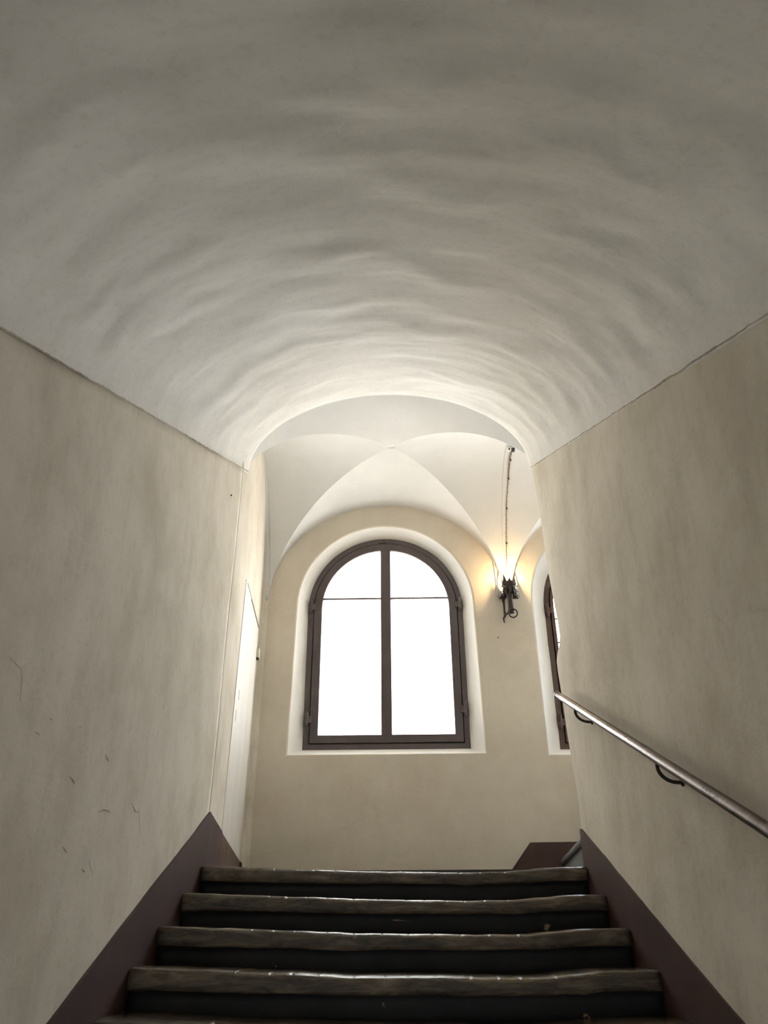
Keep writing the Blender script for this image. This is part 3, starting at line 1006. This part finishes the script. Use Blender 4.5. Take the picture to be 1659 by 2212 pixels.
for s in (-1, 1):
    b = MB()
    c = Vector((SX + s * 0.055 - 0.005, SY + 0.03, 3.985))
    b.add([c + Vector(q) for q in ((-0.024, -0.008, -0.014), (0.024, -0.008, -0.014), (s * -0.006, -0.004, 0.020), (-0.022, 0.006, -0.014), (0.022, 0.006, -0.014), (s * -0.006, 0.004, 0.018))],
          [(0, 1, 2), (3, 5, 4), (0, 3, 4, 1), (1, 4, 5, 2), (2, 5, 3, 0)])
    b.build('drip_leaf', 'iron', sc)
b = MB(); b.lathe(SX, SY, [(0.0, 4.046), (0.013, 4.046), (0.013, 4.118), (0.0, 4.119)], 12)
b.build('candle_socket', 'white', sc, True)
b = MB(); b.lathe(SX, SY, [(0.0, 4.118), (0.009, 4.120), (0.015, 4.133), (0.019, 4.150), (0.018, 4.165), (0.011, 4.180), (0.003, 4.190), (0.0, 4.191)], 14)
o = b.build('bulb', 'bulb', sc, True); o['label'] = 'glowing warm bulb'
pl = bpy.data.lights.new('filament', 'POINT')
pl.energy = 9.0
pl.color = (1.0, 0.66, 0.30)
pl.shadow_soft_size = 0.012
lo = bpy.data.objects.new('filament', pl)
COL.objects.link(lo)
lo.parent = o
lo.location = (0, SY - YF, 4.155 - 3.9)

# ------------------------------------------------------------------ wiring
def vault_pt(x, y, drop=0.0):
    v = max(-0.999, min(0.999, (y - YC) / GB))
    return Vector((x, y, gz(abs(v), v) - drop))
cab = empty('electric_cable', (0.96, 5.85, 4.3))
tag(cab, 'thin twisted cable running down the vault to the glowing sconce', 'cable')
xs_ = lambda y: 0.972 - 0.02 * (y - 5.2) / 0.6
ptsc = []
for k in range(46):
    t = k / 45
    y = 5.24 + 0.645 * (1 - (1 - t) ** 1.7)
    q = vault_pt(xs_(y) + 0.003 * nse(y * 12, 3), y, 0.004)
    ptsc.append(q)
ptsc += [Vector((0.952, 5.888, 4.20)), Vector((0.945, 5.892, 4.05))]
b = MB(); b.tube(ptsc, 0.0035, 7); b.build('wire', 'cable', cab, True)
b = MB(); b.tube([p + Vector((0.0045 * math.sin(i * 2.2), -0.002, -0.003 * math.cos(i * 2.2))) for i, p in enumerate(ptsc)], 0.0028, 6); b.build('wire', 'cable', cab, True)
for k in (3, 10, 20, 31):
    p = ptsc[k]
    b = MB(); b.tube([p + Vector((0, 0.0, 0.008)), p + Vector((0.003, -0.004, -0.010))], [0.006, 0.008], 8); b.build('insulator_clip', 'gap', cab, True)
q0 = ptsc[8]
b = MB(); b.tube([vault_pt(0.965, 5.205, 0.010), vault_pt(0.955, 5.26, 0.012), vault_pt(0.955, 5.32, 0.010), ptsc[10] + Vector((-0.004, 0, 0))], 0.003, 6); b.build('wire', 'cable', cab, True)
c2 = empty('cable_loop', (0.87, YF, 4.1))
tag(c2, 'pale cable following the vault edge and bending into the sconce', 'cable')
b = MB()
b.tube([(0.800, 5.893, 4.56), (0.829, 5.893, 4.461), (0.846, 5.893, 4.33), (0.853, 5.893, 4.20), (0.855, 5.893, 4.06), (0.858, 5.892, 4.030), (0.868, 5.89, 4.018), (0.885, 5.885, 4.012), (0.905, 5.87, 4.0)], 0.0035, 7)
b.build('wire', 'white', c2, True)
jb = empty('junction_box', vault_pt(0.965, 5.19))
tag(jb, 'small black and white junction block on the vault where the cable starts', 'junction box')
p = vault_pt(0.965, 5.19)
b = MB(); b.box((p.x - 0.035, p.y - 0.022, p.z - 0.022), (p.x + 0.030, p.y + 0.018, p.z + 0.012)); b.build('housing', 'white', jb, bevel=0.004)
b = MB(); b.box((p.x - 0.004, p.y - 0.026, p.z - 0.030), (p.x + 0.024, p.y + 0.014, p.z - 0.010)); b.build('terminal', 'black', jb, bevel=0.003)
b = MB(); b.box((p.x - 0.026, p.y - 0.024, p.z - 0.026), (p.x - 0.016, p.y - 0.010, p.z - 0.012)); b.build('terminal', 'black', jb, bevel=0.002)

# ------------------------------------------------------------------ nails and hooks
def nail(name, p, dirn, rad, ln, label, mat='iron'):
    p = Vector(p); dirn = Vector(dirn).normalized()
    e = empty(name, p)
    tag(e, label, 'nail', 'nails in the plaster')
    b = MB(); b.tube([p - dirn * 0.02, p + dirn * ln], rad * 0.55, 8); b.build('shank', mat, e, True)
    b = MB(); b.tube([p + dirn * ln, p + dirn * (ln + 0.003), p + dirn * (ln + 0.005)], [rad, rad, rad * 0.5], 10); b.build('head', mat, e, True)
nail('wall_nail', (XL, 3.931, 3.889), (1, 0, 0), 0.006, 0.006, 'dark nail high in the bare stair wall near the landing', 'black')
nail('wall_nail', (0.833, YF, 3.669), (0, -1, 0), 0.005, 0.010, 'small dark nail in the window wall well below the sconce', 'iron')
nail('wall_nail', (-0.966, 4.2, 4.345), (1, 0, -0.2), 0.006, 0.006, 'white nail head near the end of the vault', 'white')
hk = empty('wall_hook', (0.89, YF, 3.819))
tag(hk, 'tiny iron hook in the wall just under the sconce', 'hook')
b = MB(); b.tube([(0.89, YF + 0.01, 3.84), (0.89, YF - 0.012, 3.84), (0.889, YF - 0.018, 3.825), (0.891, YF - 0.016, 3.80), (0.893, YF - 0.020, 3.79)], [0.004, 0.005, 0.006, 0.005, 0.003], 8)
b.build('hook_rod', 'iron', hk, True)
